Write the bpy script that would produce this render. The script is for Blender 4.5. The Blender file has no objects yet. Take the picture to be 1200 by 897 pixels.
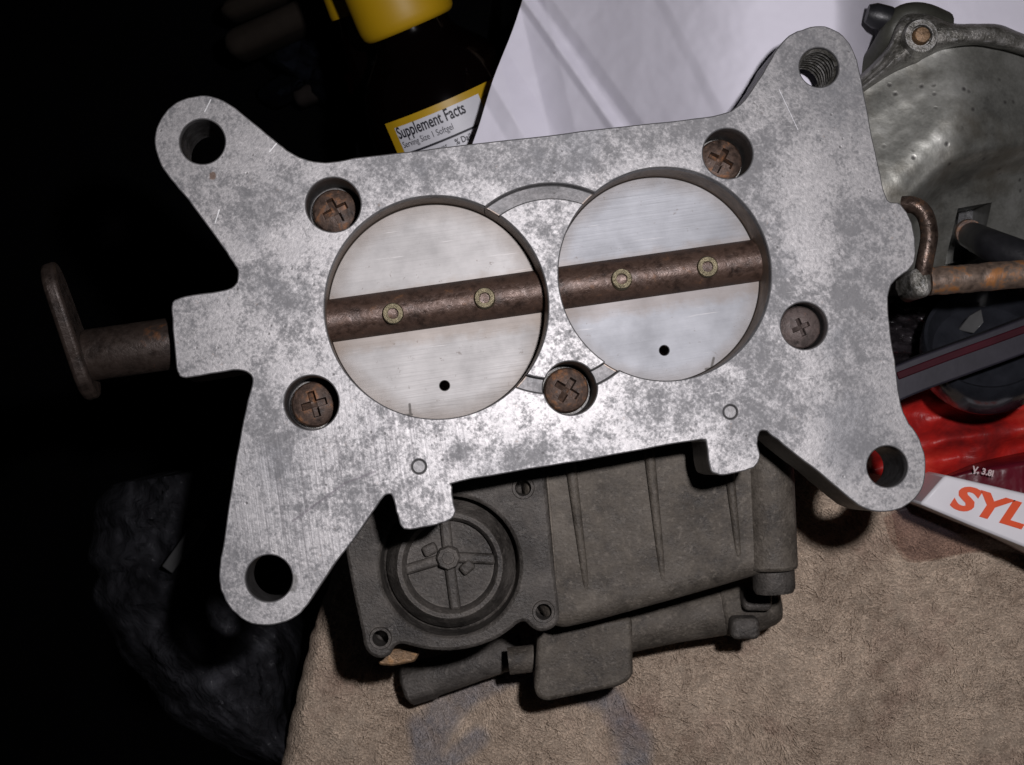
import bpy, bmesh, math, random
import numpy as np
from mathutils import Vector, Matrix, noise
from math import sin, cos, pi, radians

random.seed(7)
rng = np.random.default_rng(7)
SC = bpy.context.scene
COL = SC.collection

# ------------------------------------------------------------------ camera, world, flash
F = 1974.0            # focal length in photograph pixels
CAMZ = 0.38           # lens height above the bench top, metres

cam_d = bpy.data.cameras.new('camera')
cam_d.sensor_width = 36.0
cam_d.lens = 36.0 * F / 1200.0
cam_d.clip_start = 0.01
cam_d.clip_end = 20.0
cam_d.dof.use_dof = True
cam_d.dof.focus_distance = 0.302
cam_d.dof.aperture_fstop = 70.0
cam = bpy.data.objects.new('camera', cam_d)
COL.objects.link(cam)
cam.location = (0, 0, CAMZ)
SC.camera = cam

world = bpy.data.worlds.new("World")
SC.world = world
world.use_nodes = True
world.node_tree.nodes['Background'].inputs['Color'].default_value = (0.75, 0.8, 1.0, 1)
world.node_tree.nodes['Background'].inputs['Strength'].default_value = 0.004

fl = bpy.data.lights.new('camera_flash', 'SPOT')
fl.energy = 3.45
fl.color = (1.0, 0.965, 1.0)
fl.shadow_soft_size = 0.0055
fl.spot_size = radians(74)
fl.spot_blend = 1.0
flo = bpy.data.objects.new('camera_flash', fl)
COL.objects.link(flo)
flo.location = (0.042, 0.034, CAMZ + 0.002)
aim = Vector((0.027, -0.004, 0.08)) - flo.location
flo.rotation_euler = aim.to_track_quat('-Z', 'Y').to_euler()

SC.view_settings.view_transform = 'Standard'
SC.view_settings.look = 'None'
SC.view_settings.exposure = 0.0
SC.view_settings.gamma = 1.0
SC.view_settings.use_curve_mapping = False
SC.cycles.max_bounces = 6

# ------------------------------------------------------------------ coordinates
def P(x, y, z):
    s = (CAMZ - z) / F
    return Vector(((x - 600) * s, -(y - 448.5) * s, z))

PN = Vector((0.056, 0.050, 1.0)).normalized()
PO = P(610, 370, 0.082)

def hit(x, y, w):
    o = Vector((0, 0, CAMZ)); d = Vector(((x - 600) / F, -(y - 448.5) / F, -1))
    q = PO + PN * w
    t = (q - o).dot(PN) / d.dot(PN)
    return o + d * t

U = (hit(780, 319, 0) - hit(512, 357, 0)).normalized()
V = PN.cross(U)
FRAME = Matrix.Translation(PO) @ Matrix((U, V, PN)).transposed().to_4x4()
FINV = FRAME.inverted()

def pl(x, y, w=0.0):
    return FINV @ hit(x, y, w)

MM = 0.001
PX = 0.302 / F      # metres per pixel on the casting's face

# ------------------------------------------------------------------ materials
class NT:
    def __init__(s, name):
        s.m = bpy.data.materials.new(name); s.m.use_nodes = True
        s.t = s.m.node_tree; s.b = s.t.nodes['Principled BSDF']
        s.tc = s.t.nodes.new('ShaderNodeTexCoord')
        s.obj = s.tc.outputs['Object']
    def lk(s, a, b): s.t.links.new(a, b)
    def set(s, sock, v):
        if isinstance(v, (int, float)): sock.default_value = v
        elif isinstance(v, (tuple, list)):
            sock.default_value = tuple(v) + ((1,) if len(v) == 3 and len(sock.default_value) == 4 else ())
        else: s.lk(v, sock)
    def mp(s, scale=(1, 1, 1), rot=(0, 0, 0), loc=(0, 0, 0), src=None):
        n = s.t.nodes.new('ShaderNodeMapping')
        n.inputs['Scale'].default_value = scale; n.inputs['Rotation'].default_value = rot; n.inputs['Location'].default_value = loc
        s.lk(src or s.obj, n.inputs['Vector']); return n.outputs[0]
    def noise(s, scale, detail=4, rough=.55, vec=None, dist=0.0):
        n = s.t.nodes.new('ShaderNodeTexNoise')
        n.inputs['Scale'].default_value = scale; n.inputs['Detail'].default_value = detail
        n.inputs['Roughness'].default_value = rough; n.inputs['Distortion'].default_value = dist
        s.lk(vec or s.obj, n.inputs['Vector']); return n.outputs['Fac']
    def vor(s, scale, vec=None, feature='F1'):
        n = s.t.nodes.new('ShaderNodeTexVoronoi'); n.feature = feature
        n.inputs['Scale'].default_value = scale
        s.lk(vec or s.obj, n.inputs['Vector']); return n.outputs['Distance']
    def ramp(s, fac, stops):
        n = s.t.nodes.new('ShaderNodeValToRGB'); e = n.color_ramp.elements
        while len(e) < len(stops): e.new(0.5)
        for i, (p, c) in enumerate(stops):
            if isinstance(c, (int, float)): c = (c, c, c)
            e[i].position = p; e[i].color = tuple(c) + (1,)
        s.lk(fac, n.inputs[0]); return n.outputs[0]
    def mix(s, fac, a, b, mode='MIX'):
        n = s.t.nodes.new('ShaderNodeMix'); n.data_type = 'RGBA'; n.blend_type = mode
        s.set(n.inputs[0], fac); s.set(n.inputs[6], a); s.set(n.inputs[7], b); return n.outputs[2]
    def math(s, op, a, b=0.0, c=0.0, clamp=False):
        n = s.t.nodes.new('ShaderNodeMath'); n.operation = op; n.use_clamp = clamp
        s.set(n.inputs[0], a); s.set(n.inputs[1], b); s.set(n.inputs[2], c); return n.outputs[0]
    def sep(s, vec=None):
        n = s.t.nodes.new('ShaderNodeSeparateXYZ'); s.lk(vec or s.obj, n.inputs[0]); return n.outputs
    def bump(s, h, strength=.5, dist=.001, prev=None):
        n = s.t.nodes.new('ShaderNodeBump'); n.inputs['Strength'].default_value = strength
        n.inputs['Distance'].default_value = dist; s.lk(h, n.inputs['Height'])
        if prev is not None: s.lk(prev, n.inputs['Normal'])
        return n.outputs[0]
    def out(s, color=None, rough=None, metal=None, normal=None, **kw):
        I = s.b.inputs
        if color is not None: s.set(I['Base Color'], color)
        if rough is not None: s.set(I['Roughness'], rough)
        if metal is not None: s.set(I['Metallic'], metal)
        if normal is not None: s.lk(normal, I['Normal'])
        for k, v in kw.items(): s.set(I[k.replace('_', ' ')], v)
        return s.m

def segdist(n, ax, ay, bx, by):
    """distance from object-space xy to a segment, as a node value"""
    x, y, _ = n.sep()
    dx, dy = bx - ax, by - ay; L2 = dx * dx + dy * dy
    px = n.math('SUBTRACT', x, ax); py = n.math('SUBTRACT', y, ay)
    t = n.math('DIVIDE', n.math('ADD', n.math('MULTIPLY', px, dx), n.math('MULTIPLY', py, dy)), L2, clamp=True)
    qx = n.math('SUBTRACT', px, n.math('MULTIPLY', t, dx)); qy = n.math('SUBTRACT', py, n.math('MULTIPLY', t, dy))
    return n.math('SQRT', n.math('ADD', n.math('MULTIPLY', qx, qx), n.math('MULTIPLY', qy, qy)))

def mat_casting():
    n = NT('cast_aluminium')
    skew = n.mp(rot=(.61, .43, .87), loc=(.13, .29, .41))
    big = n.noise(60, 9, .70, vec=skew, dist=.15)
    med = n.noise(420, 7, .72, vec=skew)
    fine = n.noise(1700, 3, .65, vec=skew)
    f = n.math('ADD', n.math('MULTIPLY', big, .40), n.math('ADD', n.math('MULTIPLY', med, .38), n.math('MULTIPLY', fine, .22)))
    # where oil has soaked in: along the top edge, the right wing, patches by the left boss; handled places are cleaner
    def zone(x0, y0, x1, y1, inner, outer):
        p, q = pl(x0, y0), pl(x1, y1)
        d = n.math('MULTIPLY', n.math('MINIMUM', segdist(n, p.x, p.y, q.x, q.y), .1), 1 / PX / 400)
        return n.ramp(d, [(inner / 400, 1), (outer / 400, 0)])
    oily = None
    for zz_ in ((440, 180, 830, 150, 15, 75), (880, 200, 900, 480, 10, 75), (1000, 260, 990, 520, 10, 60), (935, 60, 985, 120, 10, 70), (310, 330, 335, 350, 8, 42),
                (335, 225, 300, 250, 5, 45), (300, 480, 330, 530, 5, 55), (540, 528, 545, 530, 6, 22), (560, 550, 700, 520, 5, 35), (760, 480, 830, 460, 10, 50)):
        z_ = zone(*zz_); oily = z_ if oily is None else n.math('MAXIMUM', oily, z_)
    clean = n.math('MAXIMUM', zone(948, 165, 955, 300, 10, 40), zone(945, 530, 925, 545, 6, 30))
    clean = n.math('MAXIMUM', clean, zone(945, 190, 955, 290, 5, 30))
    oily = n.math('MULTIPLY', oily, n.math('SUBTRACT', 1.0, n.math('MULTIPLY', clean, .85)))
    g = n.math('SUBTRACT', n.math('ADD', f, n.math('MULTIPLY', clean, .03)), n.math('MULTIPLY', oily, .055))
    base = n.ramp(n.math('ADD', n.math('MULTIPLY', fine, .45), n.math('ADD', n.math('MULTIPLY', n.noise(210, 6, .7), .25), n.math('MULTIPLY', n.noise(28, 3, .5), .30))),
                  [(.38, (.205, .202, .204)), (.50, (.275, .268, .268)), (.62, (.345, .334, .332))])
    stain = n.ramp(g, [(.42, 1), (.455, .6), (.50, 0)])
    c = n.mix(n.math('MULTIPLY', stain, .70), base, (.125, .125, .130))
    c = n.mix(n.math('MULTIPLY', oily, .38), c, (.15, .15, .155))
    grit = n.ramp(n.noise(950, 4, .75, vec=n.mp(rot=(.5, .7, .3), loc=(.2, .9, 0))), [(.56, 0), (.68, 1)])
    c = n.mix(n.math('MULTIPLY', grit, .38), c, (.11, .11, .113))
    salt = n.ramp(n.noise(800, 4, .72, vec=n.mp(rot=(.4, .9, .5), loc=(.6, .6, 0))), [(.54, 0), (.66, 1)])
    c = n.mix(n.math('MULTIPLY', salt, n.ramp(g, [(.46, .03), (.54, .40)])), c, (.47, .455, .45))
    # machined floor of the ring groove
    gp = pl(648, 338); x, y, z = n.sep()
    dx = n.math('SUBTRACT', x, gp.x); dy = n.math('SUBTRACT', y, gp.y)
    q = n.math('MULTIPLY', n.math('SQRT', n.math('ADD', n.math('MULTIPLY', dx, dx), n.math('MULTIPLY', dy, dy))), 1 / PX / 200)
    gm = n.math('MULTIPLY', n.math('MULTIPLY', n.math('GREATER_THAN', q, 104.5 / 200), n.math('LESS_THAN', q, 123 / 200)), n.math('LESS_THAN', z, -.0007))
    c = n.mix(gm, c, n.ramp(n.noise(300, 5, .6), [(.35, (.17, .17, .175)), (.65, (.26, .255, .26))]))
    for ang, off in ((24, .3), (-52, .7), (81, 1.3)):
        sc_ = n.noise(1, 2, .5, vec=n.mp(scale=(110, 3600, 1), rot=(0, 0, radians(ang)), loc=(off, off * 2, 0)))
        c = n.mix(n.math('MULTIPLY', n.ramp(sc_, [(.72, 0), (.76, 1)]), .45), c, (.52, .51, .505))
    st = n.ramp(n.noise(45, 9, .70, vec=n.mp(loc=(.31, .17, 0))), [(.53, 0), (.60, 1)])
    c = n.mix(n.math('MULTIPLY', st, n.math('ADD', .12, n.math('MULTIPLY', oily, .45))), c, (.15, .152, .16))
    nk = pl(340, 686)
    q = n.math('ADD', segdist(n, nk.x, nk.y, nk.x + .0004, nk.y + .0008), n.math('MULTIPLY', n.math('SUBTRACT', n.noise(700, 3), .5), .0012))
    c = n.mix(n.math('MULTIPLY', n.ramp(n.math('MULTIPLY', n.math('MINIMUM', q, .004), 250), [(.22, 1), (.36, 0)]), .75), c, (.11, .105, .10))
    nk = pl(249, 207)
    q = n.math('ADD', segdist(n, nk.x, nk.y, nk.x + .0001, nk.y + .0002), n.math('MULTIPLY', n.math('SUBTRACT', n.noise(900, 3), .5), .0007))
    c = n.mix(n.math('MULTIPLY', n.ramp(n.math('MULTIPLY', n.math('MINIMUM', q, .004), 250), [(.11, 1), (.17, 0)]), .8), c, (.12, .07, .045))
    # rusty freckles
    fr = n.ramp(n.noise(420, 4, .7, vec=n.mp(loc=(.9, .2, 0))), [(.66, 0), (.74, 1)])
    c = n.mix(n.math('MULTIPLY', fr, .6), c, (.17, .12, .09))
    pits = n.ramp(n.vor(520), [(.0, 1), (.16, 0)])
    pm = n.math('MULTIPLY', pits, n.ramp(n.noise(140, 3), [(.5, 0), (.6, 1)]))
    c = n.mix(n.math('MULTIPLY', pm, .8), c, (.05, .045, .045))
    # filed lines near the lower left ear
    x, y, z = n.sep()
    lines = n.noise(1.0, 2, .5, vec=n.mp(scale=(2300, 45, 1), rot=(0, 0, radians(-8))))
    a = pl(340, 600); b = pl(470, 530)
    mask = n.ramp(n.math('ADD', n.math('MULTIPLY', n.math('MINIMUM', segdist(n, a.x, a.y, b.x, b.y), .04), 25), 0), [(.18, 1), (.5, 0)])
    lm = n.math('MULTIPLY', mask, n.ramp(lines, [(.55, 0), (.68, 1)]))
    c = n.mix(n.math('MULTIPLY', lm, .55), c, (.12, .115, .12))
    ll = n.math('MULTIPLY', mask, n.ramp(lines, [(.30, 1), (.42, 0)]))
    c = n.mix(n.math('MULTIPLY', ll, .12), c, (.68, .66, .67))
    # single long scratches
    for (x0, y0, x1, y1), col, wd in (((343, 611, 405, 566), (.13, .12, .13), .00022), ((405, 566, 440, 553), (.13, .12, .13), .0002),
                                     ((913, 105, 935, 152), (.6, .6, .62), .00006), ((240, 131, 247, 117), (.7, .7, .7), .0001),
                                     ((252, 262, 257, 246), (.7, .7, .7), .00009), ((316, 178, 326, 166), (.7, .7, .7), .0001)):
        a = pl(x0, y0); b = pl(x1, y1)
        d = segdist(n, a.x, a.y, b.x, b.y)
        k = n.ramp(n.math('MULTIPLY', n.math('MINIMUM', d, .002), 1.0 / .002), [(wd / .002 * .5, 1), (wd / .002 * 1.3, 0)])
        c = n.mix(n.math('MULTIPLY', k, .8), c, col)
    # brown varnish down in the bores
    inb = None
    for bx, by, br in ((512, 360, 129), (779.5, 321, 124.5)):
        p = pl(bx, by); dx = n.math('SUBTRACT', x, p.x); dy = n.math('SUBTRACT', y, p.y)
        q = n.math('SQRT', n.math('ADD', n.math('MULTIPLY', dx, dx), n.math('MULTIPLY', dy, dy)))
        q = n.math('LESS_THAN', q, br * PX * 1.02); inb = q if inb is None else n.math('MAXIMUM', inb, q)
    wallc = n.mix(inb, (.035, .031, .028), (.27, .19, .13))  # walls outside the bores get near-black colour in place of shade
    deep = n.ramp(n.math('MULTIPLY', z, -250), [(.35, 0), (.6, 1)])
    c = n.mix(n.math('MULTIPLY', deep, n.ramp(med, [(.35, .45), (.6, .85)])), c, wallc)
    h = n.math('ADD', n.math('MULTIPLY', fine, .5), n.math('ADD', n.math('MULTIPLY', med, .6), n.math('MULTIPLY', pm, -1.2)))
    h = n.math('ADD', h, n.math('MULTIPLY', n.math('MULTIPLY', mask, lines), .6))
    nb = n.bump(h, .16, .0003)
    return n.out(c, n.ramp(g, [(.40, .60), (.52, .47)]), n.ramp(g, [(.40, .45), (.52, .62)]), nb)

def mat_brushed(name, tint, seed, mark):
    n = NT(name)
    st = n.noise(1, 3, .6, vec=n.mp(scale=(60, 1500, 60), loc=(seed, seed, 0)))
    bl = n.noise(110, 5, .6, vec=n.mp(loc=(seed * 2, 1, 0)))
    c = n.ramp(n.math('ADD', n.math('MULTIPLY', st, .22), n.math('MULTIPLY', bl, .78)),
               [(.34, tuple(t * .82 for t in tint)), (.48, tuple(t * .93 for t in tint)), (.62, tint)])
    sp = n.ramp(n.noise(700, 3, .7, vec=n.mp(loc=(seed, 3, 0))), [(.66, 0), (.72, 1)])
    c = n.mix(n.math('MULTIPLY', sp, .6), c, (.12, .1, .09))
    x, y, z = n.sep()
    rad = n.math('MULTIPLY', n.math('SQRT', n.math('ADD', n.math('MULTIPLY', x, x), n.math('MULTIPLY', y, y))), 50)
    wob = n.math('ADD', rad, n.math('MULTIPLY', n.math('SUBTRACT', n.noise(170, 6, .7, vec=n.mp(loc=(seed, 8, 0))), .5), .22))
    c = n.mix(n.math('MULTIPLY', n.ramp(wob, [(.80, 0), (.985, 1)]), .65), c, (.13, .105, .085))
    o_ = pl(mark[0], mark[1]); a_ = pl(mark[2], mark[3], -.0105) - o_; b_ = pl(mark[4], mark[5], -.0105) - o_
    d_ = n.math('MINIMUM', segdist(n, a_.x, a_.y, b_.x, b_.y), segdist(n, b_.x - .001, b_.y, b_.x + .0002, b_.y))
    c = n.mix(n.math('MULTIPLY', n.ramp(n.math('MULTIPLY', n.math('MINIMUM', d_, .002), 500), [(.07, 1), (.16, 0)]), .85), c, (.04, .035, .03))
    # varnish creeping out from the shaft, stray scratches
    ay = n.math('MULTIPLY', n.math('ABSOLUTE', y), 100)
    vn = n.math('MULTIPLY', n.ramp(n.math('ADD', ay, n.math('MULTIPLY', n.math('SUBTRACT', n.noise(260, 6, .7, vec=n.mp(loc=(seed, 5, 0))), .5), .5)), [(.42, 1), (.62, 0)]), .45)
    c = n.mix(vn, c, (.17, .125, .09))
    scr = n.noise(1, 2, .5, vec=n.mp(scale=(70, 2600, 1), rot=(0, 0, radians(17)), loc=(seed, 2, 0)))
    c = n.mix(n.math('MULTIPLY', n.ramp(scr, [(.70, 0), (.74, 1)]), .35), c, (.12, .115, .11))
    scr = n.noise(1, 2, .5, vec=n.mp(scale=(90, 2400, 1), rot=(0, 0, radians(-63)), loc=(seed, 6, 0)))
    c = n.mix(n.math('MULTIPLY', n.ramp(scr, [(.70, 0), (.75, 1)]), .4), c, (.55, .53, .52))
    return n.out(c, n.ramp(bl, [(.3, .55), (.7, .50)]), .5, n.bump(st, .14, .0003))

def mat_rust(name, dark, mid, orange, amount=.62, rough=.62, metal=.25, scale=240):
    n = NT(name)
    oi = n.t.nodes.new('ShaderNodeObjectInfo'); va = n.t.nodes.new('ShaderNodeVectorMath'); va.operation = 'ADD'
    cx = n.t.nodes.new('ShaderNodeCombineXYZ'); n.lk(oi.outputs['Random'], cx.inputs[0]); n.lk(oi.outputs['Random'], cx.inputs[1])
    n.lk(n.obj, va.inputs[0]); n.lk(cx.outputs[0], va.inputs[1]); n.obj = va.outputs[0]
    a = n.noise(scale, 6, .68, dist=.3); b = n.noise(scale * 4, 4, .65)
    f = n.math('ADD', n.math('MULTIPLY', a, .7), n.math('MULTIPLY', b, .3))
    c = n.ramp(f, [(.36, dark), (.52, mid), (amount, mid), (amount + .1, orange)])
    return n.out(c, n.ramp(b, [(.3, rough - .18), (.7, rough + .12)]), metal, n.bump(f, .55, .0006))

def mat_cast(name, cols, scale=90, rough=.6, metal=.2, bump=.5, grit=1800):
    n = NT(name)
    a = n.noise(scale, 6, .62, dist=.3); b = n.noise(grit, 3, .6); m = n.noise(scale * 4, 5, .65)
    f = n.math('ADD', n.math('MULTIPLY', a, .55), n.math('ADD', n.math('MULTIPLY', m, .25), n.math('MULTIPLY', b, .2)))
    c = n.ramp(f, [(.38 + .24 * i / (len(cols) - 1), k) for i, k in enumerate(cols)])
    bv = n.t.nodes.new('ShaderNodeBevel'); bv.samples = 4; bv.inputs['Radius'].default_value = .0007
    ge = n.t.nodes.new('ShaderNodeNewGeometry'); vm = n.t.nodes.new('ShaderNodeVectorMath'); vm.operation = 'DOT_PRODUCT'
    n.lk(bv.outputs[0], vm.inputs[0]); n.lk(ge.outputs['Normal'], vm.inputs[1])
    wear = n.math('MULTIPLY', n.ramp(vm.outputs['Value'], [(.90, 1), (.985, 0)]), n.ramp(m, [(.40, 0), (.58, .55)]))
    c = n.mix(wear, c, tuple(min(.5, k * 1.9) for k in cols[-1]))
    gr = n.math('MULTIPLY', n.ramp(n.noise(130, 7, .72, vec=n.mp(loc=(.7, .3, .1))), [(.50, 0), (.62, 1)]), .5)
    c = n.mix(gr, c, tuple(k * .9 for k in cols[0]))
    dust = n.math('MULTIPLY', n.ramp(n.noise(900, 3, .7, vec=n.mp(loc=(.1, .3, .5))), [(.56, 0), (.66, 1)]), .35)
    c = n.mix(dust, c, tuple(min(.5, k * 1.5) for k in cols[-1]))
    return n.out(c, n.ramp(m, [(.35, rough - .12), (.65, rough + .1)]), metal, n.bump(n.math('ADD', b, n.math('MULTIPLY', m, .8)), bump, .0005))

def mat_housing():
    n = NT('greenish_zinc')
    a = n.noise(70, 6, .6); b = n.noise(1500, 3, .6); m = n.noise(300, 5, .6)
    f = n.math('ADD', n.math('MULTIPLY', a, .6), n.math('ADD', n.math('MULTIPLY', m, .25), n.math('MULTIPLY', b, .15)))
    c = n.ramp(f, [(.38, (.13, .13, .117)), (.5, (.25, .25, .226)), (.62, (.38, .38, .352))])
    st = n.ramp(n.noise(60, 4, .6, vec=n.mp(loc=(.4, .1, 0))), [(.54, 0), (.7, 1)])
    c = n.mix(n.math('MULTIPLY', st, .5), c, (.10, .08, .05))
    pit = n.math('MULTIPLY', n.ramp(n.vor(330), [(.06, 1), (.2, 0)]), n.ramp(n.noise(150, 2), [(.47, 0), (.55, 1)]))
    c = n.mix(n.math('MULTIPLY', pit, .85), c, (.05, .045, .045))
    h = n.math('ADD', n.math('MULTIPLY', b, .4), n.math('ADD', m, n.math('MULTIPLY', pit, -1.5)))
    return n.out(c, n.ramp(m, [(.3, .47), (.7, .38)]), .62, n.bump(h, .20, .0003))

def mat_simple(name, col, rough=.5, metal=0.0, bumpscale=0, bstr=.3, var=.25, bd=.0005, **kw):
    n = NT(name)
    b = n.noise(bumpscale or 200, 4, .6)
    c = n.ramp(b, [(.3, tuple(k * (1 - var) for k in col)), (.7, tuple(min(1, k * (1 + var)) for k in col))])
    return n.out(c, rough, metal, n.bump(b, bstr, bd) if bumpscale else None, **kw)

M_CAST = mat_casting()
M_DISC_A = mat_brushed('brushed_disc_warm', (.305, .296, .29), 1.3, (512, 360, 480, 474, 481, 486))
M_DISC_B = mat_brushed('brushed_disc_cool', (.262, .268, .285), 4.1, (779.5, 321, 836, 420, 833, 432))
M_SHAFT = mat_rust('brown_shaft_steel', (.036, .023, .018), (.098, .060, .045), (.19, .095, .05), .58, .46, .35, 260)
M_SCREW = mat_rust('rusted_screw', (.025, .016, .012), (.095, .06, .044), (.24, .11, .05), .53, .6, .3, 300)
M_LEVER = mat_rust('dark_rusty_lever', (.018, .013, .011), (.045, .032, .026), (.12, .05, .02), .62, .5, .4, 200)
M_ROD = mat_rust('flaking_rust_rod', (.05, .036, .028), (.17, .12, .09), (.30, .13, .045), .5, .55, .35, 190)
M_BRASS = mat_rust('tarnished_brass', (.07, .058, .032), (.16, .135, .08), (.24, .21, .13), .55, .42, .6, 700)
M_PLUG = mat_simple('bright_plug', (.27, .265, .265), .55, .4, 900, .3)
M_CARB = mat_cast('olive_grey_casting', [(.037, .031, .025), (.082, .069, .055), (.115, .098, .079), (.16, .138, .113)], 75, .68, .1, .5)
M_CARB2 = mat_cast('dark_pump_cover', [(.03, .026, .023), (.062, .055, .048), (.086, .076, .067), (.12, .107, .094)], 90, .62, .15, .55)
M_HOUS = mat_housing()
M_RIM = mat_cast('dull_rim', [(.05, .048, .04), (.12, .115, .10), (.24, .23, .21), (.36, .35, .33)], 160, .45, .45, .6)
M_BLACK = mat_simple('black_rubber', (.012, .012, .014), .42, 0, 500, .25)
M_BLACKG = mat_simple('black_gloss_plastic', (.016, .017, .021), .16, 0, 300, .05)
M_BOLT = mat_rust('rusty_bolt', (.09, .055, .03), (.21, .13, .07), (.35, .19, .08), .55, .5, .4, 500)

# ------------------------------------------------------------------ mesh helpers
def link(name, me, mat, parent=None, loc=None):
    o = bpy.data.objects.new(name, me)
    if mat is not None and not me.materials: me.materials.append(mat)
    COL.objects.link(o)
    if parent is not None: o.parent = parent
    if loc is not None: o.location = loc
    return o

def smooth(me, ang=35):
    me.polygons.foreach_set('use_smooth', [True] * len(me.polygons))
    me.set_sharp_from_angle(angle=radians(ang))
    return me

def mk(verts, faces, ang=35):
    me = bpy.data.meshes.new('m'); me.from_pydata([tuple(v) for v in verts], [], faces); me.update()
    bm = bmesh.new(); bm.from_mesh(me); bmesh.ops.recalc_face_normals(bm, faces=bm.faces); bm.to_mesh(me); bm.free()
    return smooth(me, ang)

def join(parts, ang=35):
    """several (verts, faces) into one"""
    vs, fs = [], []
    for v, f in parts:
        o = len(vs); vs += list(v); fs += [[i + o for i in q] for q in f]
    return mk(vs, fs, ang)

def prism_vf(top, bot):
    k = len(top)
    f = [list(range(k)), list(range(2 * k - 1, k - 1, -1))]
    f += [[(i + 1) % k, i, k + i, k + (i + 1) % k] for i in range(k)]
    return list(top) + list(bot), f

def prism(poly, w0, w1):
    """poly of local xy, from height w0 (top) to w1"""
    return prism_vf([Vector((p[0], p[1], w0)) for p in poly], [Vector((p[0], p[1], w1)) for p in poly])

def pxprism(poly, zt, zb, grow=0.0):
    top = [P(x, y, zt) for x, y in poly]
    c = sum(top, Vector()) / len(top)
    bot = [Vector((c.x + (t.x - c.x) * (1 + grow), c.y + (t.y - c.y) * (1 + grow), zb)) for t in top]
    return prism_vf(top, bot)

def lathe_vf(profile, seg=40, mtx=Matrix()):
    vs, fs = [], []
    for r, z in profile:
        for i in range(seg):
            a = 2 * pi * i / seg
            vs.append(mtx @ Vector((r * cos(a), r * sin(a), z)))
    for j in range(len(profile) - 1):
        for i in range(seg):
            k = (i + 1) % seg
            fs.append([j * seg + i, j * seg + k, (j + 1) * seg + k, (j + 1) * seg + i])
    fs.append([i for i in range(seg)][::-1])
    fs.append([(len(profile) - 1) * seg + i for i in range(seg)])
    return vs, fs

def axis_mtx(p, d, up=Vector((0, 0, 1))):
    """local z along d, origin p"""
    z = d.normalized(); x = up.cross(z)
    if x.length < 1e-5: x = Vector((1, 0, 0))
    x.normalize(); y = z.cross(x)
    return Matrix.Translation(p) @ Matrix((x, y, z)).transposed().to_4x4()

def tube_vf(pts, rad, seg=14, flat=1.0):
    n = len(pts); vs, fs = [], []
    if isinstance(rad, (int, float)): rad = [rad] * n
    prev = None
    for i, p in enumerate(pts):
        d = (pts[min(i + 1, n - 1)] - pts[max(i - 1, 0)]).normalized()
        x = (prev - d * prev.dot(d)) if prev is not None else Vector((0, 0, 1)).cross(d)
        if x.length < 1e-6: x = Vector((1, 0, 0)).cross(d)
        x.normalize(); prev = x; y = d.cross(x)
        for k in range(seg):
            a = 2 * pi * k / seg
            vs.append(p + x * (rad[i] * cos(a)) + y * (rad[i] * flat * sin(a)))
    for i in range(n - 1):
        for k in range(seg):
            q = (k + 1) % seg
            fs.append([i * seg + k, i * seg + q, (i + 1) * seg + q, (i + 1) * seg + k])
    fs.append(list(range(seg))[::-1]); fs.append([(n - 1) * seg + k for k in range(seg)])
    return vs, fs

def catmull(pts, sub=4, closed=True):
    out = []; n = len(pts)
    rngi = range(n) if closed else range(n - 1)
    g = (lambda i: pts[i % n]) if closed else (lambda i: pts[min(max(i, 0), n - 1)])
    for i in rngi:
        p0, p1, p2, p3 = g(i - 1), g(i), g(i + 1), g(i + 2)
        for k in range(sub):
            t = k / sub
            out.append(tuple(.5 * ((2 * b) + (-a + c) * t + (2 * a - 5 * b + 4 * c - d) * t * t + (-a + 3 * b - 3 * c + d) * t ** 3)
                             for a, b, c, d in zip(p0, p1, p2, p3)))
    if not closed: out.append(tuple(pts[-1]))
    return out

def boolean(me, cutters, op='DIFFERENCE'):
    o = bpy.data.objects.new('tmp', me); COL.objects.link(o); tmp = [o]
    for c in cutters:
        co = bpy.data.objects.new('tmp_cutter', c); COL.objects.link(co); tmp.append(co)
        m = o.modifiers.new('b', 'BOOLEAN'); m.operation = op; m.solver = 'EXACT'; m.object = co
    dg = bpy.context.evaluated_depsgraph_get()
    r = bpy.data.meshes.new_from_object(o.evaluated_get(dg))
    for t in tmp: bpy.data.objects.remove(t)
    r.materials.clear()
    return r

def cyl(c, r, w0, w1, seg=48, r1=None):
    return mk(*lathe_vf([(r if r1 is None else r1, w1), (r, w0)], seg, Matrix.Translation(Vector((c[0], c[1], 0)))))

def bevel(o, width, seg=2, ang=40, clamp=True):
    m = o.modifiers.new('bevel', 'BEVEL'); m.width = width; m.segments = seg
    m.limit_method = 'ANGLE'; m.angle_limit = radians(ang); m.use_clamp_overlap = clamp
    return o

def rbox(cx, cy, cz, sx, sy, sz, bev, seg=3):
    bm = bmesh.new(); bmesh.ops.create_cube(bm, size=1.0)
    for v in bm.verts: v.co = Vector((cx + v.co.x * sx, cy + v.co.y * sy, cz + v.co.z * sz))
    bmesh.ops.bevel(bm, geom=bm.edges[:], offset=bev, segments=seg, affect='EDGES', profile=.5)
    vs = [v.co.copy() for v in bm.verts]; bm.verts.index_update()
    fs = [[v.index for v in f.verts] for f in bm.faces]; bm.free()
    return vs, fs

def thing(name, label, cat, loc=(0, 0, 0), mtx=None, group=None):
    o = bpy.data.objects.new(name, None); COL.objects.link(o)
    o.empty_display_size = .01
    if mtx is not None: o.matrix_world = mtx
    else: o.location = loc
    o['label'] = label; o['category'] = cat
    if group: o['group'] = group
    return o

def tag(o, label, cat, group=None):
    o['label'] = label; o['category'] = cat
    if group: o['group'] = group
    return o

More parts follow.
